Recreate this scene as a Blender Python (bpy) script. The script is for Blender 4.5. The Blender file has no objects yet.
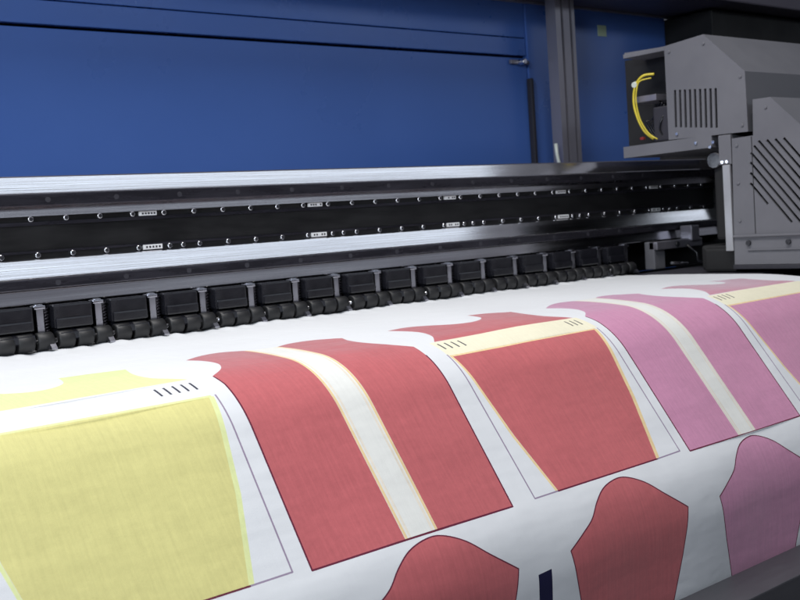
import bpy, bmesh, math, random
from mathutils import Vector, Matrix
from mathutils.geometry import delaunay_2d_cdt
random.seed(7)
S = 0.15                      # one working unit = 15 cm; the camera stands at the origin
scn = bpy.context.scene
COL = scn.collection

# ------------------------------------------------------------------ materials
def mat(name, base, rough=.5, metal=0., **kw):
    m = bpy.data.materials.new(name); m.use_nodes = True
    nt = m.node_tree; b = nt.nodes['Principled BSDF']
    b.inputs['Base Color'].default_value = (*base, 1)
    b.inputs['Roughness'].default_value = rough
    b.inputs['Metallic'].default_value = metal
    if 'spec' in kw: b.inputs['Specular IOR Level'].default_value = kw['spec']
    if 'sheen' in kw:
        b.inputs['Sheen Weight'].default_value = kw['sheen']; b.inputs['Sheen Roughness'].default_value = kw.get('sheen_r', .4)
    tc = nt.nodes.new('ShaderNodeTexCoord')
    sc = kw.get('scale', (6, 6, 6)); var = kw.get('var', .12); rv = kw.get('rvar', .12)
    mp = nt.nodes.new('ShaderNodeMapping'); mp.inputs['Scale'].default_value = sc
    nt.links.new(tc.outputs[kw.get('co', 'Object')], mp.inputs['Vector'])
    n = nt.nodes.new('ShaderNodeTexNoise'); n.inputs['Scale'].default_value = 1; n.inputs['Detail'].default_value = 6
    n.inputs['Roughness'].default_value = .6
    nt.links.new(mp.outputs[0], n.inputs['Vector'])
    # colour variation
    r = nt.nodes.new('ShaderNodeMapRange'); r.inputs[1].default_value = .25; r.inputs[2].default_value = .75
    r.inputs[3].default_value = 1 - var; r.inputs[4].default_value = 1 + var
    nt.links.new(n.outputs[0], r.inputs[0])
    vm = nt.nodes.new('ShaderNodeVectorMath'); vm.operation = 'SCALE'; vm.inputs[0].default_value = base
    nt.links.new(r.outputs[0], vm.inputs['Scale']); nt.links.new(vm.outputs[0], b.inputs['Base Color'])
    r2 = nt.nodes.new('ShaderNodeMapRange'); r2.inputs[1].default_value = .25; r2.inputs[2].default_value = .75
    r2.inputs[3].default_value = max(.02, rough - rv); r2.inputs[4].default_value = min(1, rough + rv)
    nt.links.new(n.outputs[0], r2.inputs[0]); nt.links.new(r2.outputs[0], b.inputs['Roughness'])
    if kw.get('bump'):
        mp2 = nt.nodes.new('ShaderNodeMapping'); mp2.inputs['Scale'].default_value = kw.get('bscale', (200, 200, 200))
        nt.links.new(tc.outputs[kw.get('co', 'Object')], mp2.inputs['Vector'])
        n2 = nt.nodes.new('ShaderNodeTexNoise'); n2.inputs['Scale'].default_value = 1; n2.inputs['Detail'].default_value = 3
        nt.links.new(mp2.outputs[0], n2.inputs['Vector'])
        bp = nt.nodes.new('ShaderNodeBump'); bp.inputs['Strength'].default_value = kw['bump']; bp.inputs['Distance'].default_value = kw.get('bd', .0005)
        nt.links.new(n2.outputs[0], bp.inputs['Height']); nt.links.new(bp.outputs[0], b.inputs['Normal'])
    return m

def cloth(name, base, sheen=.35, streak=.07):
    """knitted polyester with a dye-sublimation print: fine rib along the cloth, faint printer banding"""
    m = bpy.data.materials.new(name); m.use_nodes = True
    nt = m.node_tree; N = nt.nodes; L = nt.links; b = N['Principled BSDF']
    b.inputs['Roughness'].default_value = .55
    b.inputs['Specular IOR Level'].default_value = .12
    b.inputs['Sheen Weight'].default_value = sheen; b.inputs['Sheen Roughness'].default_value = .36
    uv = N.new('ShaderNodeUVMap'); uv.uv_map = 'cloth'
    def noise(scale, detail=4, rough=.6):
        mp = N.new('ShaderNodeMapping'); mp.inputs['Scale'].default_value = (*scale, 1); L.new(uv.outputs[0], mp.inputs[0])
        n = N.new('ShaderNodeTexNoise'); n.inputs['Scale'].default_value = 1; n.inputs['Detail'].default_value = detail
        n.inputs['Roughness'].default_value = rough; L.new(mp.outputs[0], n.inputs['Vector']); return n
    a = noise((45, 2.5)); c = noise((22, 22), 5, .75); d = noise((1.6, 1.2), 3)
    def mul(o, k):
        q = N.new('ShaderNodeMath'); q.operation = 'MULTIPLY_ADD'; q.inputs[1].default_value = k; q.inputs[2].default_value = -k * .5
        L.new(o, q.inputs[0]); return q.outputs[0]
    s1 = N.new('ShaderNodeMath'); L.new(mul(a.outputs[0], streak * 4), s1.inputs[0]); L.new(mul(c.outputs[0], streak * 3.2), s1.inputs[1])
    s2 = N.new('ShaderNodeMath'); L.new(s1.outputs[0], s2.inputs[0]); L.new(mul(d.outputs[0], streak * 2.2), s2.inputs[1])
    s3 = N.new('ShaderNodeMath'); s3.inputs[1].default_value = 1; L.new(s2.outputs[0], s3.inputs[0])
    vm = N.new('ShaderNodeVectorMath'); vm.operation = 'SCALE'; vm.inputs[0].default_value = base
    L.new(s3.outputs[0], vm.inputs['Scale']); L.new(vm.outputs[0], b.inputs['Base Color'])
    # knit rib bump + soft slackness of the cloth
    w1 = noise((160, 90), 2); w2 = noise((.9, 2.2), 3, .5); w3 = noise((9, 1.3), 2, .5)
    bp = N.new('ShaderNodeBump'); bp.inputs['Strength'].default_value = .35; bp.inputs['Distance'].default_value = .0006
    L.new(w1.outputs[0], bp.inputs['Height'])
    bp2 = N.new('ShaderNodeBump'); bp2.inputs['Strength'].default_value = .28; bp2.inputs['Distance'].default_value = .012
    L.new(w2.outputs[0], bp2.inputs['Height']); L.new(bp.outputs[0], bp2.inputs['Normal'])
    bp3 = N.new('ShaderNodeBump'); bp3.inputs['Strength'].default_value = .35; bp3.inputs['Distance'].default_value = .0012
    L.new(w3.outputs[0], bp3.inputs['Height']); L.new(bp2.outputs[0], bp3.inputs['Normal'])
    L.new(bp3.outputs[0], b.inputs['Normal'])
    return m

M = dict(
    blue=mat('blue_paint', (.066, .150, .46), .30, var=.05, scale=(2, 2, 2), bump=.08, bscale=(1.5, 1.5, 1.5), bd=.006),
    alu=mat('polished_aluminium', (.88, .87, .90), .19, 1, scale=(1.6, 60, 60), var=.10, rvar=.08, bump=.14, bscale=(4, 500, 500), bd=.0004),
    alu_b=mat('brushed_aluminium', (.62, .61, .62), .3, 1, scale=(2, 90, 90), var=.12, rvar=.12, bump=.3, bscale=(5, 700, 700), bd=.0004),
    post=mat('anodised_post', (.27, .26, .30), .38, .6, scale=(20, 20, 2), var=.1),
    rail=mat('dark_steel_rail', (.045, .043, .055), .28, .6, scale=(8, 60, 60), var=.3, rvar=.15),
    black=mat('black_anodised', (.012, .012, .013), .42, .2, scale=(10, 40, 40), var=.3),
    plastic=mat('black_moulded_plastic', (.012, .012, .016), .24, scale=(30, 30, 30), var=.25, bump=.15, bscale=(600, 600, 600)),
    rubber=mat('black_rubber', (.012, .012, .013), .5, scale=(40, 40, 40), var=.3, bump=.3, bscale=(300, 300, 300)),
    steel=mat('bright_steel', (.75, .75, .78), .22, 1, scale=(60, 60, 60)),
    zinc=mat('zinc_plated_steel', (.42, .42, .47), .30, 1, scale=(40, 40, 40)),
    grey=mat('grey_powder_coat', (.135, .135, .15), .46, scale=(8, 8, 8), var=.10, bump=.35, bscale=(500, 500, 500), bd=.0003),
    greylt=mat('light_grey_flange', (.34, .34, .36), .4, .3, scale=(20, 20, 20), var=.08),
    dark=mat('dark_grey_paint', (.028, .027, .036), .55, scale=(6, 6, 6), var=.2),
    cover=mat('overhead_cover_paint', (.07, .062, .085), .5, scale=(6, 6, 6), var=.12),
    void=mat('machine_black', (.006, .006, .007), .7),
    bar=mat('charcoal_rail_paint', (.055, .054, .062), .5, scale=(8, 30, 30), var=.15, bump=.2, bscale=(400, 400, 400)),
    sticker=mat('white_label', (.85, .85, .86), .45, var=.04),
    ink=mat('black_ink', (.02, .02, .025), .5),
    yellow=mat('yellow_cable', (.62, .50, .04), .4, var=.15, scale=(60, 60, 60)),
    palew=mat('pale_cable', (.62, .66, .60), .4),
    green=mat('pale_green_sticker', (.42, .52, .36), .5),
    redp=mat('red_connector', (.20, .02, .02), .4),
    floor=mat('grey_floor', (.16, .16, .165), .5, scale=(3, 3, 3), var=.12),
    # printed cloth
    c_white=cloth('cloth_white', (.71, .725, .745), .1, .006),
    c_red=cloth('cloth_print_red', (.50, .125, .135), .6, .09),
    c_yellow=cloth('cloth_print_yellow', (.64, .60, .25), .2, .06),
    c_paley=cloth('cloth_print_pale_yellow', (.70, .75, .37), .2, .05),
    c_pink=cloth('cloth_print_pink', (.56, .25, .39), .6, .08),
    c_pinkred=cloth('cloth_print_rose', (.56, .20, .28), 1, .08),
    c_cream=cloth('cloth_print_cream', (.80, .76, .58), .15, .04),
    c_edge=cloth('cloth_print_orange_edge', (.78, .60, .33), .1, .10),
    c_edgep=cloth('cloth_print_pale_edge', (.74, .68, .58), .1, .10),
    c_stripw=cloth('cloth_print_grey_white', (.74, .745, .71), .1, .03),
    c_line=cloth('cloth_cut_line', (.30, .24, .33), .05, .05),
    c_dline=cloth('cloth_dark_cut_line', (.13, .02, .045), .05, .05),
    c_ink=cloth('cloth_black_marks', (.05, .05, .07), .05, .05),
    c_navy=cloth('cloth_navy_mark', (.015, .015, .05), .05, .05),
)

# ------------------------------------------------------------------ helpers
class MB:
    """collects geometry in working units"""
    def __init__(s): s.v = []; s.f = []; s.mi = []; s.smooth = []
    def add(s, vs, fs, mi=0, sm=False):
        o = len(s.v); s.v += [tuple(v) for v in vs]
        for f in fs: s.f.append(tuple(i + o for i in f)); s.mi.append(mi); s.smooth.append(sm)
        return s
    def box(s, x0, x1, y0, y1, z0, z1, mi=0):
        vs = [(x, y, z) for x in (x0, x1) for y in (y0, y1) for z in (z0, z1)]
        return s.add(vs, [(0, 1, 3, 2), (4, 6, 7, 5), (0, 4, 5, 1), (2, 3, 7, 6), (0, 2, 6, 4), (1, 5, 7, 3)], mi)
    def bbox(s, x0, x1, y0, y1, z0, z1, b=.02, mi=0):
        """box with bevelled edges"""
        bm = bmesh.new(); bmesh.ops.create_cube(bm, size=1)
        for v in bm.verts: v.co = Vector(((x0 + x1) / 2 + v.co.x * (x1 - x0), (y0 + y1) / 2 + v.co.y * (y1 - y0), (z0 + z1) / 2 + v.co.z * (z1 - z0)))
        bmesh.ops.bevel(bm, geom=list(bm.edges), offset=b, segments=2, profile=.6, affect='EDGES')
        bm.verts.index_update()
        s.add([v.co[:] for v in bm.verts], [[v.index for v in f.verts] for f in bm.faces], mi); bm.free(); return s
    def cyl(s, p, q, r, n=16, mi=0, r2=None, bev=0):
        p = Vector(p); q = Vector(q); d = (q - p).normalized(); L = (q - p).length
        a = d.orthogonal().normalized(); b = d.cross(a); r2 = r if r2 is None else r2
        st = [(0, r), (L, r2)] if not bev else [(0, r - bev), (bev, r), (L - bev, r2), (L, r2 - bev)]
        vs = []
        for t, rr in st:
            for i in range(n):
                th = 2 * math.pi * i / n; vs.append(p + d * t + (a * math.cos(th) + b * math.sin(th)) * rr)
        fs = [[k * n + i, k * n + (i + 1) % n, (k + 1) * n + (i + 1) % n, (k + 1) * n + i] for k in range(len(st) - 1) for i in range(n)]
        s.add(vs, fs, mi, True)
        o = len(s.v) - len(vs); s.f.append(tuple(o + i for i in range(n))[::-1]); s.mi.append(mi); s.smooth.append(False)
        s.f.append(tuple(o + (len(st) - 1) * n + i for i in range(n))); s.mi.append(mi); s.smooth.append(False)
        return s
    def prism(s, poly, x0, x1, mi=0):
        """polygon in (y,z) extruded along x"""
        n = len(poly)
        vs = [(x0, y, z) for y, z in poly] + [(x1, y, z) for y, z in poly]
        fs = [(i, (i + 1) % n, n + (i + 1) % n, n + i) for i in range(n)] + [tuple(range(n))[::-1], tuple(range(n, 2 * n))]
        return s.add(vs, fs, mi)
    def tube(s, pts, r, n=10, mi=0):
        pts = [Vector(p) for p in pts]; vs = []
        for k, p in enumerate(pts):
            d = (pts[min(k + 1, len(pts) - 1)] - pts[max(k - 1, 0)]).normalized()
            a = d.cross(Vector((.3, .9, .2))).normalized(); b = d.cross(a)
            for i in range(n):
                th = 2 * math.pi * i / n; vs.append(p + (a * math.cos(th) + b * math.sin(th)) * r)
        fs = [[k * n + i, k * n + (i + 1) % n, (k + 1) * n + (i + 1) % n, (k + 1) * n + i] for k in range(len(pts) - 1) for i in range(n)]
        fs += [tuple(range(n))[::-1], tuple(range(len(vs) - n, len(vs)))]
        return s.add(vs, fs, mi, True)
    def build(s, name, mats, parent=None, origin=None):
        if not isinstance(mats, (list, tuple)): mats = [mats]
        xs, ys, zs = zip(*s.v)
        if parent is not None: o = parent_loc[parent.name]
        else: o = origin or ((min(xs) + max(xs)) / 2, (min(ys) + max(ys)) / 2, min(zs))
        me = bpy.data.meshes.new(name)
        me.from_pydata([((x - o[0]) * S, (y - o[1]) * S, (z - o[2]) * S) for x, y, z in s.v], [], s.f)
        for p, mi, sm in zip(me.polygons, s.mi, s.smooth): p.material_index = mi; p.use_smooth = sm
        for m_ in mats: me.materials.append(m_)
        bm = bmesh.new(); bm.from_mesh(me); bmesh.ops.recalc_face_normals(bm, faces=bm.faces); bm.to_mesh(me); bm.free()
        ob = bpy.data.objects.new(name, me); COL.objects.link(ob)
        if parent is not None: ob.parent = parent; parent_loc[ob.name] = o
        else: ob.location = [c * S for c in o]; parent_loc[ob.name] = o
        return ob
parent_loc = {}
def tag(o, label, cat, group=None, kind=None):
    if label: o['label'] = label
    if cat: o['category'] = cat
    if group: o['group'] = group
    if kind: o['kind'] = kind
    return o
def empty(name, loc):
    o = bpy.data.objects.new(name, None); o.empty_display_size = .05
    COL.objects.link(o); o.location = [c * S for c in loc]; parent_loc[o.name] = tuple(loc); return o
def copy_thing(src, dx, label):
    c = src.copy(); COL.objects.link(c); c.location.x += dx * S; c['label'] = label
    for ch in src.children:
        d = ch.copy(); COL.objects.link(d); d.parent = c
        for g in ch.children:
            e = g.copy(); COL.objects.link(e); e.parent = d
    return c
def inside(p, poly):
    x, y = p; r = False; j = len(poly) - 1
    for i in range(len(poly)):
        xi, yi = poly[i]; xj, yj = poly[j]
        if (yi > y) != (yj > y) and x < (xj - xi) * (y - yi) / (yj - yi) + xi: r = not r
        j = i
    return r
def plate(outer, holes, x0, x1, mb=None, mi=0):
    """sheet-metal plate in the (y,z) plane with real cut-outs, between x0 and x1"""
    mb = mb or MB(); vs = []; es = []
    for lp in [outer] + holes:
        o = len(vs); vs += [Vector(p) for p in lp]; es += [(o + i, o + (i + 1) % len(lp)) for i in range(len(lp))]
    V, E, F, *_ = delaunay_2d_cdt(vs, es, [], 0, 1e-6)
    keep = []
    for f in F:
        c = sum((V[i] for i in f), Vector((0, 0))) / len(f)
        if inside(c, outer) and not any(inside(c, h) for h in holes): keep.append(f)
    n = len(V)
    P = [(x0, v.x, v.y) for v in V] + [(x1, v.x, v.y) for v in V]
    fs = [tuple(f) for f in keep] + [tuple(i + n for i in f)[::-1] for f in keep]
    cnt = {}
    for f in keep:
        for i in range(len(f)):
            a, b = f[i], f[(i + 1) % len(f)]; k = (min(a, b), max(a, b)); cnt[k] = cnt.get(k, 0) + 1
    fs += [(a, b, b + n, a + n) for (a, b), c in cnt.items() if c == 1]
    return mb.add(P, fs, mi)

# ------------------------------------------------------------------ profile of the cloth path (y, z along arc length s)
Y0, SA = 10.9, 3.0
SB = SA + 2.60
def ang(s):
    lin = lambda a, b, x0, x1: a + (b - a) * min(max((s - x0) / (x1 - x0), 0), 1)
    if s < SA: return 0
    if s < SA + .7: return lin(0, 6, SA, SA + .7)
    if s < SB: return lin(6, 52.5, SA + .7, SA + 1.45)
    return lin(52.5, 93, SB, SB + .62)
PR = []
_y, _z, _s, _d = Y0, -1.0, 0, .01
while _s < 7.3:
    PR.append((_y, _z)); a = math.radians(ang(_s + _d / 2)); _y -= _d * math.cos(a); _z -= _d * math.sin(a); _s += _d
def onpath(s):
    k = max(0, min(s / _d, len(PR) - 1.001)); i = int(k); t = k - i
    return (PR[i][0] * (1 - t) + PR[i + 1][0] * t, PR[i][1] * (1 - t) + PR[i + 1][1] * t)

# ------------------------------------------------------------------ printed cloth
def cr(pts, n=6, closed=False):
    """Catmull-Rom through the points"""
    P = [Vector(p) for p in pts]; out = []; N_ = len(P)
    for i in range(N_ if closed else N_ - 1):
        g = (lambda k: P[k % N_]) if closed else (lambda k: P[min(max(k, 0), N_ - 1)])
        p0, p1, p2, p3 = g(i - 1), g(i), g(i + 1), g(i + 2)
        for j in range(n):
            t = j / n
            out.append(tuple(.5 * ((2 * p1) + (p2 - p0) * t + (2 * p0 - 5 * p1 + 4 * p2 - p3) * t * t + (3 * p1 - p0 - 3 * p2 + p3) * t ** 3)))
    if not closed: out.append(tuple(P[-1]))
    return out
SHAPES = []                                   # (material name, polygon) later ones lie on top
def shp(m, poly): SHAPES.append((m, [tuple(p) for p in poly]))
def line(m, pts, w=.014):
    for (a, b) in zip(pts[:-1], pts[1:]):
        a = Vector(a); b = Vector(b); d = (b - a)
        if d.length < 1e-6: continue
        d.normalize(); n = Vector((-d.y, d.x)) * w / 2; e = d * w * .25
        shp(m, [a - n - e, b - n + e, b + n + e, a + n - e])
def sh(pts, dx): return [(x + dx, s) for x, s in pts]
def front_piece(dx, m, mstrip, medge, mline):
    left = [(4.765, 3.02)] + cr([(4.765, 3.02), (4.62, 2.95), (4.46, 2.98), (4.30, 3.07), (4.12, 3.20)])[1:] + \
        cr([(4.12, 3.20), (4.20, 3.36), (4.215, 3.54), (4.13, 3.72), (3.98, 3.85)])[1:] + [(4.0, 4.0), (3.985, 4.6), (3.955, 5.565), (4.765, 5.562)]
    right = [(5.085, 3.06)] + cr([(5.085, 3.06), (5.25, 2.98), (5.42, 2.985), (5.56, 3.07), (5.69, 3.18)])[1:] + \
        cr([(5.69, 3.18), (5.63, 3.36), (5.65, 3.56), (5.77, 3.76), (5.93, 3.88)])[1:] + [(5.93, 4.05), (5.905, 4.7), (5.878, 5.557), (5.075, 5.56)]
    shp(mstrip, sh([(4.765, 3.02), (5.085, 3.06), (5.075, 5.56), (4.765, 5.562)], dx))
    shp(m, sh(left, dx)); shp(m, sh(right, dx))
    line(medge, sh([(4.775, 3.04), (4.78, 5.55)], dx), .022)
    line(medge, sh([(5.07, 3.08), (5.063, 5.55)], dx), .022)
    line('c_edgep', sh([(4.81, 3.04), (4.815, 5.55)], dx), .02)
    line('c_edgep', sh([(5.035, 3.08), (5.028, 5.55)], dx), .02)
    line(mline, sh([(3.985, 3.86), (4.0, 4.0), (3.985, 4.6), (3.955, 5.565), (5.878, 5.557), (5.905, 4.7), (5.93, 4.05)], dx), .014)
def back_piece(dx, m, mtop, mstrip, medge, bars):
    top = [(6.20, 3.845)] + cr([(6.20, 3.845), (6.33, 3.66), (6.37, 3.42), (6.24, 3.15)])[1:] + cr([(6.24, 3.15), (6.48, 3.10), (6.66, 3.18), (6.88, 3.37), (7.10, 3.42), (7.30, 3.30), (7.38, 3.02)])[1:] + \
        cr([(7.38, 3.02), (7.60, 3.06), (7.86, 3.16)])[1:] + cr([(7.86, 3.16), (7.80, 3.42), (7.84, 3.66), (8.03, 3.835)])[1:]
    shp(mtop, sh(top, dx))
    shp(mstrip, sh([(6.13, 3.855), (8.07, 3.84), (8.11, 4.09), (6.14, 4.105)], dx))
    body = [(6.175, 4.11), (8.06, 4.10), (7.895, 4.91), (7.72, 5.54), (6.41, 5.548), (6.29, 4.99)]
    shp(m, sh(body, dx))
    line(medge, sh([(6.165, 4.11), (6.275, 4.99), (6.395, 5.54)], dx), .025)
    line(medge, sh([(8.06, 4.12), (7.91, 4.91), (7.735, 5.53)], dx), .04)
    line(medge, sh([(6.17, 4.115), (8.06, 4.105)], dx), .02)
    line('c_line', sh([(6.14, 4.09), (6.135, 5.55), (6.41, 5.548)], dx), .013)
    line('c_line', sh([(7.72, 5.541), (8.05, 5.535), (8.10, 4.10)], dx), .013)
    line('c_dline', sh([(6.41, 5.549), (7.72, 5.541)], dx), .014)
    for x in bars: line('c_ink', sh([(x, 3.90), (x + .01, 4.0)], dx), .018)
def sleeve(cx_, m, dark=None):
    crv = cr([(-.775, 6.03), (-.60, 5.935), (-.45, 5.85), (-.33, 5.74), (-.18, 5.645), (0, 5.60), (.15, 5.61), (.34, 5.70), (.53, 5.85), (.775, 6.02)], 5)
    pl = crv + [(.66, 6.42), (.53, 6.80), (.48, 7.1), (-.56, 7.1), (-.60, 6.80), (-.69, 6.45)]
    shp(m, sh(pl, cx_)); line('c_dline', sh(pl + pl[:1], cx_), .011)
front_piece(-4.22, 'c_yellow', 'c_stripw', 'c_edgep', 'c_line')
back_piece(-4.24, 'c_yellow', 'c_paley', 'c_white', 'c_paley', [7.72, 7.79, 7.86, 7.93, 8.0])
front_piece(0, 'c_red', 'c_stripw', 'c_edge', 'c_dline')
back_piece(0, 'c_red', 'c_red', 'c_cream', 'c_edge', [6.19, 6.27, 6.35, 6.43, 7.84, 7.91, 7.98])
front_piece(4.22, 'c_pink', 'c_stripw', 'c_edgep', 'c_dline')
back_piece(4.13, 'c_pink', 'c_pinkred', 'c_cream', 'c_edge', [6.19, 6.27, 6.35, 6.43])
sleeve(.7, 'c_yellow'); sleeve(2.82, 'c_yellow'); sleeve(4.93, 'c_red'); sleeve(7.07, 'c_red'); sleeve(9.095, 'c_pink'); sleeve(11.2, 'c_pink')
shp('c_navy', [(5.905, 6.12), (6.055, 6.11), (6.05, 7.1), (5.90, 7.1)])
shp('c_navy', [(1.685, 6.12), (1.835, 6.11), (1.83, 7.1), (1.68, 7.1)])
shp('c_navy', [(10.07, 6.12), (10.22, 6.11), (10.22, 7.1), (10.07, 7.1)])

XL, XR, S0, S1 = -3.0, 12.56, .35, 7.15
def slack(x, s_):
    """height of the cloth off its ideal path: long soft waves, pinched creases in front of the rollers"""
    h = .007 * math.sin(x * 1.9 + 1.3 * math.sin(s_ * .9)) * min(1, max(0, s_ - 1.5)) + .006 * math.sin(x * 3.7 + s_ * 1.1 + 2)
    if s_ > 5.6: h += .005 * min(1, (s_ - 5.6)) * (math.sin(x * 2.6 + .8 * s_) + .5 * math.sin(x * 5.9 - s_))
    e = math.exp(-((s_ - .98) / .26) ** 2)
    ph = (x - 3.905) / .588 * 2 * math.pi
    h += e * (.006 * (math.sin(ph) + .6 * math.sin(2 * ph + 1.7 * math.sin(x * 2.1))) + .006 * math.sin(x * 31 + 9 * s_))
    return h + .004
def build_cloth():
    vs = []; es = []
    def addl(pts, closed):
        o = len(vs); vs.extend(Vector(p) for p in pts); n = len(pts)
        es.extend((o + i, o + (i + 1) % n) for i in range(n if closed else n - 1))
    for m_, p in SHAPES: addl(p, True)
    s = S0; lines = []
    while s < S1 - 1e-4:
        lines.append(s)
        s += .5 if s < 2.4 else (.04 if s < 4.6 or 5.5 < s < 6.35 else .16)
    lines += [.55 + .06 * i for i in range(16)]; lines.append(S1); lines = sorted(set(round(q, 4) for q in lines))
    for s_ in lines:
        nn = 420 if .5 < s_ < 1.5 else 70
        addl([(XL + (XR - XL) * i / nn, s_) for i in range(nn + 1)], False)
    addl([(XL, S0), (XL, S1)], False); addl([(XR, S0), (XR, S1)], False)
    V, E, F, *_ = delaunay_2d_cdt(vs, es, [], 0, 1e-5)
    names = ['c_white'] + sorted({m_ for m_, _ in SHAPES}); idx = {n: i for i, n in enumerate(names)}
    bb = [(min(x for x, _ in p), max(x for x, _ in p), min(y for _, y in p), max(y for _, y in p), idx[m_], p) for m_, p in SHAPES][::-1]
    mi = []; nrm = []
    for f in F:
        c = sum((V[i] for i in f), Vector((0, 0))) / len(f); k = 0
        for x0, x1, y0, y1, i_, p in bb:
            if x0 <= c.x <= x1 and y0 <= c.y <= y1 and inside(c, p): k = i_; break
        mi.append(k)
    ox, oy, oz = 5.0, 8.0, -1.0
    co = []
    for v in V:
        y, z = onpath(v.y); a = math.radians(ang(v.y)); n0 = Vector((0, -math.sin(a), math.cos(a))); t0 = Vector((0, -math.cos(a), -math.sin(a)))
        h = slack(v.x, v.y); hx = (slack(v.x + .01, v.y) - slack(v.x - .01, v.y)) / .02; hs = (slack(v.x, v.y + .01) - slack(v.x, v.y - .01)) / .02
        nrm.append((n0 - Vector((1, 0, 0)) * hx - t0 * hs).normalized()); y += n0.y * h; z += n0.z * h
        co.append(((v.x - ox) * S, (y - oy) * S, (z - oz) * S))
    me = bpy.data.meshes.new('printed_fabric'); me.from_pydata(co, [], [tuple(f) for f in F])
    for n in names: me.materials.append(M[n])
    for p, k in zip(me.polygons, mi): p.material_index = k; p.use_smooth = True
    if me.polygons and sum(p.normal.z for p in me.polygons) < 0: me.flip_normals()
    uv = me.uv_layers.new(name='cloth')
    for l in me.loops: uv.data[l.index].uv = tuple(V[l.vertex_index])
    me.normals_split_custom_set_from_vertices(nrm)
    o = bpy.data.objects.new('printed_fabric', me); COL.objects.link(o); o.location = (ox * S, oy * S, oz * S)
    tag(o, 'white fabric sheet printed with yellow, red and pink garment pieces', 'fabric')
    return o
build_cloth()

# platen under the cloth, one solid following the same path
G = .045
off = []
s = .0
while s <= 7.0:
    y, z = onpath(s); a = math.radians(ang(s)); off.append((y + math.sin(a) * G, z - math.cos(a) * G)); s += .12
ye = off[-1][0]
mb = MB(); mb.prism(off + [(ye, -5.2), (10.9, -5.2)], -3.4, 12.50)
pt = mb.build('print_platen', M['black']); tag(pt, 'black curved printing table under the white fabric', 'printing table')
for p in pt.data.polygons: p.use_smooth = False

# right end of the table, black, beyond the cloth
mb = MB(); mb.bbox(12.56, 19.5, 7.2, 10.9, -1.5, -1.06, .03)
t = empty('table_end_cap', (15.5, 9, -1.5))
mb.build('cap_body', M['void'], t)
MB().bbox(12.7, 19.5, 7.9, 9.9, -1.055, -1.0, .02).build('cap_plate', M['dark'], t)
tag(t, 'black end section of the printing table below the grey carriage', 'table end')

# front rail
t = empty('front_rail', (5, 5.4, -8.0))
yF = onpath(7.0)[0]
MB().bbox(-3.4, 19.5, 5.20, yF - .07, -3.70, -3.45, .015).build('rail_bar', M['bar'], t)
MB().box(-3.4, 19.5, 5.34, yF - .05, -7.0, -3.71).build('front_panel', M['void'], t)
for x in (-2.6, 6, 14.5): MB().bbox(x, x + .6, 5.45, 10.8, -7.67, -6.9, .04).build('foot', M['dark'], t)
tag(t, 'dark charcoal metal bar along the lower edge of the hanging fabric', 'rail')

# ------------------------------------------------------------------ gantry beam
BX0, BX1 = -4.0, 15.4
t = empty('gantry_beam', (6, 10.6, -.56))
K = dict(a=.06553, b=.04906, c=.03717, d=.02802, e=-.01228, f=-.0306, g=-.04069, h=-.05444)
up = [(11.3, .72), (11.3, .30), (10.355, .29), (10.30, K['d'] * 10.30), (10.312, K['c'] * 10.312), (10.325, K['b'] * 10.325 + .002), (10.337, K['b'] * 10.337 + .010), (10.361, K['a'] * 10.361 - .012), (10.378, K['a'] * 10.38)]
MB().prism(up, BX0, BX1).build('upper_extrusion', M['alu'], t)
lo = [(11.3, -.14), (11.3, -.56), (10.25, -.56), (10.215, K['h'] * 10.215), (10.21, -.548), (10.228, -.425), (10.24, -.415), (10.27, K['f'] * 10.27), (10.282, K['f'] * 10.282 + .010), (10.319, K['e'] * 10.319 - .01), (10.335, K['e'] * 10.335)]
MB().prism(lo, BX0, BX1).build('lower_extrusion', M['alu'], t)
MB().box(BX0, BX1, 10.36, 11.25, -.127, .2895).build('centre_plate', M['black'], t)
for k, (z0, z1, y) in enumerate(((K['c'] * 10.22, K['b'] * 10.22, 10.22), (K['g'] * 10.15, K['f'] * 10.15 - .003, 10.15))):
    r = MB().bbox(BX0, BX1, y, y + .13, z0, z1, .012).build('linear_rail', M['rail'], t)
    h = MB(); x = BX0 + .3
    while x < BX1 - .2:
        h.cyl((x, y - .003, (z0 + z1) / 2), (x, y + .01, (z0 + z1) / 2), .028, 12); x += .712
    hb = h.build('bolt_holes', M['dark'], r)
# dark magnetic-strip lips of the black channel
MB().box(BX0, BX1, 10.345, 10.358, .20, .235).build('channel_lip', M['rail'], t)
MB().box(BX0, BX1, 10.345, 10.358, -.07, -.045).build('channel_lip', M['rail'], t)
def screw(x, z):
    m_ = MB(); m_.cyl((x, 10.325, z), (x, 10.362, z), .030, 12, bev=.008); m_.cyl((x, 10.322, z), (x, 10.326, z), .014, 6, mi=1)
    m_.build('screw', [M['steel'], M['ink']], t)
def label(x, z, w, h_):
    m_ = MB(); m_.bbox(x - w / 2, x + w / 2, 10.335, 10.357, z - h_ / 2, z + h_ / 2, .004)
    for i in range(5):
        if random.random() < .8: m_.box(x - w / 2 + .03 + i * w / 6, x - w / 2 + .05 + i * w / 6, 10.333, 10.336, z - h_ * .2, z + h_ * .2, 1)
    m_.build('label', [M['sticker'], M['ink']], t)
for k in range(-2, 32):
    x = 3.99 + .3565 * k
    screw(x, .262); screw(x + .04, -.088)
    if (k - 3) % 6 == 0:
        label(x + .175, .262, .20, .045); label(x + .20, -.088, .22, .05)
    if (k - 4) % 6 == 0: screw(x + .20, -.088)
MB().box(BX0, 19, 10.75, 10.9, -1.04, -.56).build('dark_backing', M['void'], t)  # added black sheet, keeps the gaps behind the rollers dark
MB().bbox(BX1, BX1 + .2, 10.1, 11.4, -.7, .8, .03).build('end_plate', M['void'], t)
tag(t, 'long aluminium beam with black screw-studded channel behind the rollers', 'beam')

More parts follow.
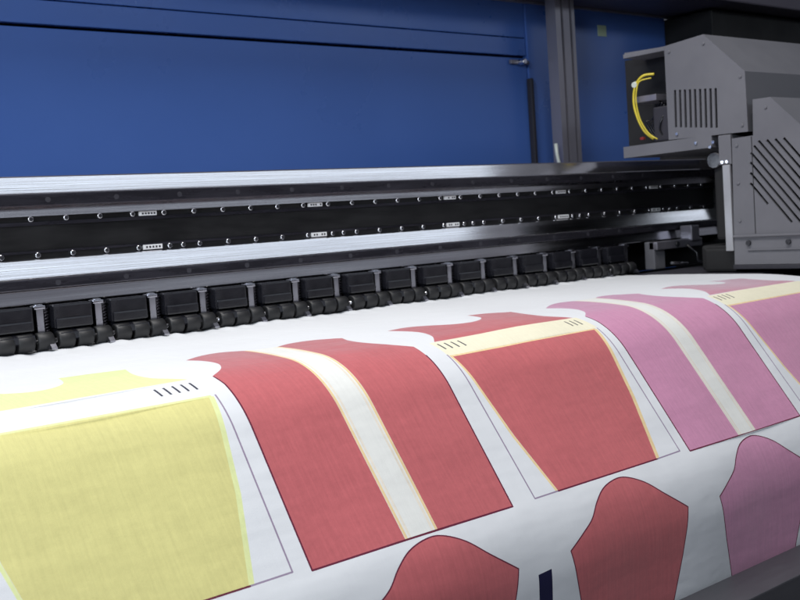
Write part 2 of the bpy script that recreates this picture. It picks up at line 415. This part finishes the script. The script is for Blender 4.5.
# ------------------------------------------------------------------ pinch rollers
ORD = ['first', 'second', 'third', 'fourth', 'fifth', 'sixth', 'seventh', 'eighth', 'ninth', 'tenth', 'eleventh', 'twelfth', 'thirteenth', 'fourteenth', 'fifteenth', 'sixteenth']
PX = 3.905                                    # x of the first bright post
def pinch():
    x = PX; t = empty('pinch_roller', (x - .28, 10.2, -1.0))
    b = MB(); b.bbox(x - .47, x - .08, 10.06, 10.5, -.80, -.57, .02); b.bbox(x - .46, x - .09, 10.035, 10.4, -.80, -.70, .018)
    b.build('housing', M['plastic'], t)
    a = MB(); a.prism([(10.5, -.78), (10.12, -.80), (9.99, -.84), (9.97, -.90), (10.02, -.93), (10.30, -.93), (10.5, -.88)], x - .44, x - .11)
    a.build('lever', M['plastic'], t)
    for i in range(3):
        xc = x - .385 + i * .19
        r = MB(); r.cyl((xc - .08, 10.05, -.905), (xc + .08, 10.05, -.905), .086, 20, bev=.010); r.build('roller', M['rubber'], t)
    MB().cyl((x - .5, 10.05, -.905), (x + .10, 10.05, -.905), .022, 10).build('axle', M['steel'], t)
    p = MB(); p.bbox(x - .035, x + .035, 10.10, 10.16, -.88, -.555, .008); p.bbox(x - .06, x + .05, 10.08, 10.2, -.60, -.565, .01)
    p.build('post', M['zinc'], t)
    f = MB(); f.prism([(10.10, -.86), (10.02, -.885), (9.93, -.97), (9.93, -.985), (10.16, -.985), (10.2, -.88)], x + .02, x + .075)
    f.build('foot_bracket', M['zinc'], t)
    sp = MB(); pts = []
    for i in range(73):
        th = i * math.pi * 2 / 9; pts.append((x + .03 * math.cos(th) - .0, 10.17 + .03 * math.sin(th), -.84 + .24 * i / 72))
    MB().tube([(px + .075, py, pz) for px, py, pz in pts], .007, 6).build('spring', M['rail'], t)
    return t
proto = pinch()
GRP = 'pinch rollers hanging under the gantry beam'
tag(proto, 'first black pinch roller from the left, partly cut off by the photo edge', 'pinch roller', GRP)
for k in range(1, 16):
    lab = ORD[k] + ' black pinch roller from the left under the aluminium beam'
    if k == 15: lab = 'last black pinch roller at the right end of the row'
    c = copy_thing(proto, .588 * k, lab)
    c.rotation_euler = (random.uniform(-.012, .012), 0, random.uniform(-.02, .02)); c.location.y += random.uniform(-.015, .015) * S

# bracket and hose at the right end of the beam
t = empty('beam_end_bracket', (13.6, 10.1, -1.0))
MB().bbox(13.30, 13.56, 10.02, 10.2, -.98, -.565, .015).build('upright', M['grey'], t)
a = MB(); a.bbox(13.30, 14.45, 9.96, 10.12, -.69, -.565, .015); a.bbox(14.10, 14.30, 9.9, 10.12, -.60, -.36, .02); a.build('arm', M['post'], t)
MB().cyl((13.78, 9.955, -.63), (13.78, 9.93, -.63), .04, 12).build('bolt', M['ink'], t)
MB().cyl((13.55, 9.9, -.9), (13.95, 9.9, -.93), .022, 10).build('pin', M['steel'], t)
MB().tube([(13.95, 9.9, -.65), (14.05, 9.8, -.78), (14.0, 9.75, -.9), (14.2, 9.7, -.98), (14.5, 9.7, -.8)], .02).build('hose', M['plastic'], t)
tag(t, 'small grey metal bracket at the right end under the beam', 'bracket')

# ------------------------------------------------------------------ blue housing wall
WY = 13.0
t = empty('blue_housing', (4, WY, -8))
def panel(name, x0, x1, z0, z1, y=WY): return MB().bbox(x0, x1, y, y + .12, z0, z1, .012).build(name, M['blue'], t)
panel('lower_panel', -8, 13.95, -5, 2.655); panel('upper_panel', -8, 13.95, 2.70, 2.992); panel('top_panel', -8, 13.95, 3.006, 4.3)
MB().box(-8, 15, WY + .14, WY + .2, -5, 4.3).build('backing', M['void'], t)
tag(t, 'glossy blue sheet metal housing wall with two dark horizontal seams', 'machine housing')
# right blue wall beyond the post
t = empty('blue_side_panel', (16, WY, -8))
MB().bbox(13.965, 17.9, WY - .03, WY + .1, -5, 4.3, .012).build('panel', M['blue'], t)
tag(t, 'narrow dark blue panel between the aluminium post and grey carriage', 'machine panel')
st = MB().bbox(15.86, 16.10, WY - .045, WY - .031, 3.14, 3.34, .005).build('sticker', M['green']); tag(st, 'small pale green square sticker on the blue panel near the top', 'sticker')
# latch on the seam
t = empty('panel_latch', (13.72, 12.9, 2.55))
l = MB(); l.cyl((13.72, 12.99, 2.57), (13.72, 12.80, 2.57), .05, 16, bev=.012); l.build('knob', M['steel'], t)
MB().bbox(13.50, 13.95, 12.93, 12.985, 2.54, 2.61, .01).build('latch_bar', M['post'], t)
tag(t, 'small bright metal latch knob on the blue wall beside the post', 'latch')
# aluminium post with grooves
px0, px1, yf = 14.02, 14.50, 12.34
sec = [(px0, yf), (px0 + .13, yf), (px0 + .13, yf + .06), (px0 + .19, yf + .06), (px0 + .19, yf), (px0 + .35, yf), (px0 + .35, yf + .06), (px0 + .41, yf + .06), (px0 + .41, yf), (px1, yf), (px1, yf + .22), (px0, yf + .22)]
n = len(sec); m_ = MB()
m_.add([(x, y, -5) for x, y in sec] + [(x, y, 3.58) for x, y in sec], [(i, (i + 1) % n, n + (i + 1) % n, n + i) for i in range(n)] + [tuple(range(n)), tuple(range(n, 2 * n))])
po = m_.build('aluminium_post', M['post']); tag(po, 'vertical grooved grey aluminium post in front of the blue wall', 'post')
gp = MB().bbox(13.89, 13.96, 12.86, 12.97, -5, 2.30, .02).build('dark_gap_strip', M['dark']); tag(gp, 'dark vertical strip painting the shaded gap left of the aluminium post', 'painted gap')  # dark strip standing in for the shaded gap beside the post
tb = MB().tube([(13.80, 12.3, 1.12), (13.79, 12.28, .95), (13.83, 12.27, .75), (13.90, 12.27, .45), (13.95, 12.27, -.3)], .03).build('loose_wire', M['palew']); tag(tb, 'short pale wire behind the beam at the foot of the post', 'wire')

# overhead cover
t = empty('overhead_cover', (8, 12.2, 3.6))
MB().bbox(-8, 24, 11.45, 13.1, 3.62, 4.8, .03).build('cover_body', M['cover'], t)
MB().bbox(-8, 24, 12.90, 12.99, 3.585, 3.618, .006).build('cover_lip', M['post'], t)
tag(t, 'dark grey overhead cover along the top above the blue wall', 'cover')

# added black block, paints the dark interior behind the carriage
t = empty('dark_bay_block', (20, 12, -8))
MB().bbox(17.92, 26, 11.9, 13.2, -5, 3.57, .03).build('dark_bay_body', M['void'], t)
for x in (20.35, 20.62): MB().cyl((x, 11.895, 3.0), (x, 11.86, 3.0), .035, 10).build('bolt', M['steel'], t)
tag(t, 'black block added for the dark interior behind the grey print carriage', 'dark backdrop')

# ------------------------------------------------------------------ print carriage
t = empty('print_carriage', (14.5, 8.8, -.9))
CX, CE = 12.80, 17.4
# upper hood: left side plate with eight vent slots
outA = [(9.30, .885), (9.30, 2.19), (8.66, 2.245), (8.05, 1.66), (8.04, .87)]
def rect_rot(y0, z0, y1, z1, w):
    a = Vector((y0, z0)); b = Vector((y1, z1)); d = (b - a).normalized(); n_ = Vector((-d.y, d.x)) * w / 2
    return [tuple(a + n_), tuple(a - n_), tuple(b - n_), tuple(b + n_)]
vents = []
for i in range(9):
    y = 9.155 - i * .0815; vents.append(rect_rot(y, 1.565 - .008 * i, y + .012, 1.05 - .01 * i, .036))
hood = plate(outA, vents, CX, CX + .03).build('hood_side', M['grey'], t)
# hood skin following the outline
def skin(poly, x0, x1, th, name, m_, par):
    mb = MB()
    for (a, b) in zip(poly[:-1], poly[1:]):
        a = Vector(a); b = Vector(b); d = (b - a).normalized(); n_ = Vector((d.y, -d.x)) * th
        mb.prism([tuple(a), tuple(b), tuple(b + n_), tuple(a + n_)], x0, x1)
    return mb.build(name, m_, par)
skin([(8.04, .87), (8.05, 1.66), (8.66, 2.245), (9.30, 2.19), (10.02, 2.215)], CX + .031, CE, .03, 'hood_skin', M['grey'], t)
MB().box(CX + .06, CE, 8.62, 9.28, .9, 1.9).build('hood_interior', M['void'], t)
fl = MB(); fl.bbox(CX - .002, CX + .5, 9.302, 10.02, 2.13, 2.19, .008); fl.build('hood_flap', M['grey'], t)
sf = MB(); sf.prism([(8.60, .715), (8.60, .884), (10.10, .862), (10.10, .70)], CX - .001, CE); sf.build('shelf', M['grey'], t)
bx = MB(); bx.bbox(CX + .03, CX + .5, 9.50, 9.90, 1.47, 1.56, .01); bx.build('inner_bracket', M['post'], t)
mo = MB(); mo.bbox(CX + .1, CX + .5, 9.34, 9.62, .89, 1.38, .02); mo.build('inner_motor', M['dark'], t)
MB().box(CX + .52, CX + .55, 9.302, 10.40, .87, 2.18).build('inner_wall', M['void'], t)
MB().cyl((CX - .004, 9.15, .955), (CX - .02, 9.15, .955), .02, 10).build('bolt', M['steel'], t)
MB().cyl((CX - .004, 8.85, .80), (CX - .02, 8.85, .80), .02, 10).build('bolt', M['steel'], t)
# lower front cover with slanted louvre slots
LX = CX - .03
outB = [(8.31, -.885), (8.27, .80), (7.95, .81), (7.935, 1.275), (7.68, 1.275), (7.30, .90), (6.75, .30), (6.70, -.885)]
slots = []
reg = [(8.01, .58), (7.92, .74), (7.45, .74), (7.02, .36), (7.02, -.36), (7.50, -.36), (8.03, .13)]
def clip(p, d, poly):
    ts = []
    for i in range(len(poly)):
        a = Vector(poly[i]); b = Vector(poly[(i + 1) % len(poly)]); e = b - a
        den = d.x * e.y - d.y * e.x
        if abs(den) < 1e-9: continue
        r = a - p; tt = (r.x * e.y - r.y * e.x) / den; uu = (r.x * d.y - r.y * d.x) / den
        if 0 <= uu <= 1: ts.append(tt)
    return (min(ts), max(ts)) if len(ts) >= 2 else None
dv = Vector((-.60, -.72)).normalized()
for i in range(-6, 9):
    p = Vector((7.55, .20)) + Vector((-dv.y, dv.x)) * i * .092
    r = clip(p, dv, reg)
    if r and r[1] - r[0] > .12:
        a = p + dv * (r[0] + .01); b = p + dv * (r[1] - .01); mid = (a + b) / 2
        if False:
            slots.append(rect_rot(*a, *(mid - dv * .03), .034)); slots.append(rect_rot(*(mid + dv * .03), *b, .034))
        else: slots.append(rect_rot(*a, *b, .034))
plate(outB, slots, LX, LX + .03).build('louvre_side', M['grey'], t)
skin([(6.70, -.885), (6.75, .30), (7.30, .90), (7.68, 1.275), (7.935, 1.275)], LX + .031, CE + .4, .03, 'front_skin', M['grey'], t)
MB().box(CX + .04, CE, 7.45, 7.9, -.85, .85).build('cover_interior', M['void'], t)
rb = MB(); rb.bbox(LX - .035, LX - .001, 6.72, 8.31, -.52, -.49, .008); rb.bbox(LX - .02, LX - .001, 6.72, 8.1, -.70, -.685, .004); rb.build('trim_strip', M['grey'], t)
for y in (8.08, 7.50, 7.0): MB().cyl((LX - .002, y, -.60), (LX - .03, y, -.60), .035, 12).build('bolt', M['ink'], t)
MB().bbox(LX - .01, CE, 6.66, 8.33, -.95, -.89, .01).build('bottom_tray', M['dark'], t)
# light flange beside the louvre cover
fg = MB(); fg.bbox(LX - .01, LX + .04, 8.315, 8.43, -.70, .46, .01); fg.build('flange', M['greylt'], t)
ug = MB(); ug.bbox(LX, LX + .4, 8.29, 8.48, .465, .86, .01); ug.build('upper_bracket', M['grey'], t)
for y, z in ((8.35, .50), (8.42, .50), (8.55, .78), (8.60, .72)): MB().cyl((LX - .002, y, z), (LX - .025, y, z), .022, 10).build('bolt', M['steel'], t)
# black slide block that rides on the beam
sb = MB(); sb.bbox(CX + .1, 15.3, 8.46, 8.66, -.55, .55, .04); sb.bbox(CX + .14, 15.0, 8.40, 8.95, -.98, -.62, .05); sb.bbox(CX + .07, 13.4, 8.35, 8.86, -.99, -.66, .04)
sb.build('slide_block', M['void'], t)
bw = MB(); bw.cyl((CX + .05, 8.62, .54), (CX + .5, 8.62, .54), .12, 20, bev=.02); bw.build('bumper', M['plastic'], t)
# seams and fasteners on the sheet metal
sm_ = MB(); sm_.box(LX - .0015, LX, 7.97, 7.982, -.48, .80); sm_.build('seam', M['void'], t)
for y, z in ((8.12, 1.6), (8.12, .96), (9.22, 2.1), (8.66, 2.12)): MB().cyl((CX - .001, y, z), (CX - .014, y, z), .022, 12, bev=.006).build('screw', M['grey'], t)
for y, z in ((8.2, .7), (8.2, -.3), (7.75, 1.15), (8.2, .2)): MB().cyl((LX - .001, y, z), (LX - .014, y, z), .022, 12, bev=.006).build('screw', M['grey'], t)
tag(t, 'grey sheet metal print carriage with vertical vents and slanted louvres', 'print carriage')

# yellow cables hanging in the open back of the hood
c1 = MB(); c1.tube(cr([(12.84, 9.58, 1.84), (12.78, 9.74, 1.83), (12.76, 9.86, 1.70), (12.76, 9.90, 1.48), (12.78, 9.86, 1.25), (12.82, 9.78, 1.05), (12.86, 9.66, .93)], 6), .018)
c1 = c1.build('yellow_cable', M['yellow']); tag(c1, 'thicker glossy yellow cable loop hanging beside the carriage hood', 'cable')
c2 = MB(); c2.tube(cr([(12.82, 9.62, 1.79), (12.76, 9.78, 1.76), (12.74, 9.83, 1.62), (12.74, 9.84, 1.45), (12.76, 9.80, 1.22), (12.80, 9.70, 1.02), (12.84, 9.58, .92)], 6), .010)
c2 = c2.build('yellow_cable', M['yellow']); tag(c2, 'thin yellow cable running beside the yellow cable loop', 'cable')
for o_c in (c1, c2): o_c.location.y -= .06 * S
wr = MB()
for i in range(5):
    o_ = i * .035
    wr.tube(cr([(12.95 + o_, 9.42 + o_ * 2, .90), (12.88 + o_, 9.50 + o_ * 2.4, 1.05 + o_), (12.90 + o_, 9.46 + o_ * 2, 1.22), (12.98, 9.40 + o_, 1.34 + o_)], 5), .013, 8)
wr = wr.build('black_wires', M['plastic']); tag(wr, 'bundle of thin black wires inside the open back of the carriage hood', 'wires')
tie = MB().cyl((12.73, 9.80, 1.72), (12.80, 9.81, 1.74), .04, 12).build('cable_tie', M['palew']); tag(tie, 'small pale tie wrapped around the top of the yellow cable loop', 'cable tie')
c3 = MB().bbox(12.75, 12.81, 9.70, 9.76, .93, .97, .012).build('cable_plug', M['redp']); tag(c3, 'tiny dark red plug at the bottom of the yellow cable', 'plug')

# ------------------------------------------------------------------ floor
fl = MB().box(-60, 70, -60, 60, -8.2, -7.7).build('floor', M['floor']); fl['kind'] = 'structure'

# ------------------------------------------------------------------ light: ceiling tube over the table and two added area lamps
w = bpy.data.worlds.new('World'); scn.world = w; w.use_nodes = True
wn = w.node_tree; bg = wn.nodes['Background']; bg.inputs[1].default_value = .20
tcw = wn.nodes.new('ShaderNodeTexCoord'); sx = wn.nodes.new('ShaderNodeSeparateXYZ'); rp = wn.nodes.new('ShaderNodeValToRGB')
wn.links.new(tcw.outputs['Generated'], sx.inputs[0]); wn.links.new(sx.outputs['Z'], rp.inputs[0]); wn.links.new(rp.outputs[0], bg.inputs[0])
rp.color_ramp.elements[0].position = 0; rp.color_ramp.elements[0].color = (.08, .08, .10, 1)
rp.color_ramp.elements[1].position = .45; rp.color_ramp.elements[1].color = (.55, .58, .70, 1)
e = rp.color_ramp.elements.new(.06); e.color = (.20, .21, .27, 1)
e = rp.color_ramp.elements.new(.22); e.color = (.62, .64, .76, 1)
def area(name, loc, size, power, target, col=(1, .98, .97)):
    l = bpy.data.lights.new(name, 'AREA'); l.shape = 'RECTANGLE'; l.size, l.size_y = size[0] * S, size[1] * S; l.energy = power; l.color = col
    o = bpy.data.objects.new(name, l); COL.objects.link(o); o.location = Vector(loc) * S
    o.rotation_euler = (Vector(target) * S - o.location).to_track_quat('-Z', 'Y').to_euler(); return o
area('ceiling_and_fill_lamp', (3.5, 7.5, 13), (16, 2.5), 64, (5, 8, -1))
area('ceiling_and_fill_lamp', (17, -10, 9.5), (88, 2.2), 22, (17, 12, 1), (.80, .90, 1))  # added tube row, stretched so the beam's bright bands reflect it
area('ceiling_and_fill_lamp', (-10, 0, 5.6), (6, 3), 36, (7, 13, 2), (.80, .90, 1))  # added fill from the left to brighten the blue wall

# ------------------------------------------------------------------ camera
cam = bpy.data.cameras.new('camera'); co = bpy.data.objects.new('camera', cam); COL.objects.link(co)
cam.sensor_width = 36; cam.lens = 48.6; cam.clip_start = .02; cam.clip_end = 200
X = Vector((0.76546258, 0.0983325, -0.63592276)); Y = Vector((-0.63991285, 0.01240454, -0.76834736)); Z = Vector((-0.06766519, 0.9950763, 0.07241944))
co.matrix_world = Matrix(((*X, 0), (*Y, 0), (*Z, 0), (0, 0, 0, 1)))
cam.dof.use_dof = True; cam.dof.focus_distance = 1.35; cam.dof.aperture_fstop = 13
scn.camera = co
scn.view_settings.view_transform = 'Standard'; scn.view_settings.look = 'None'
scn.view_settings.exposure = 0
scn.cycles.use_denoising = True
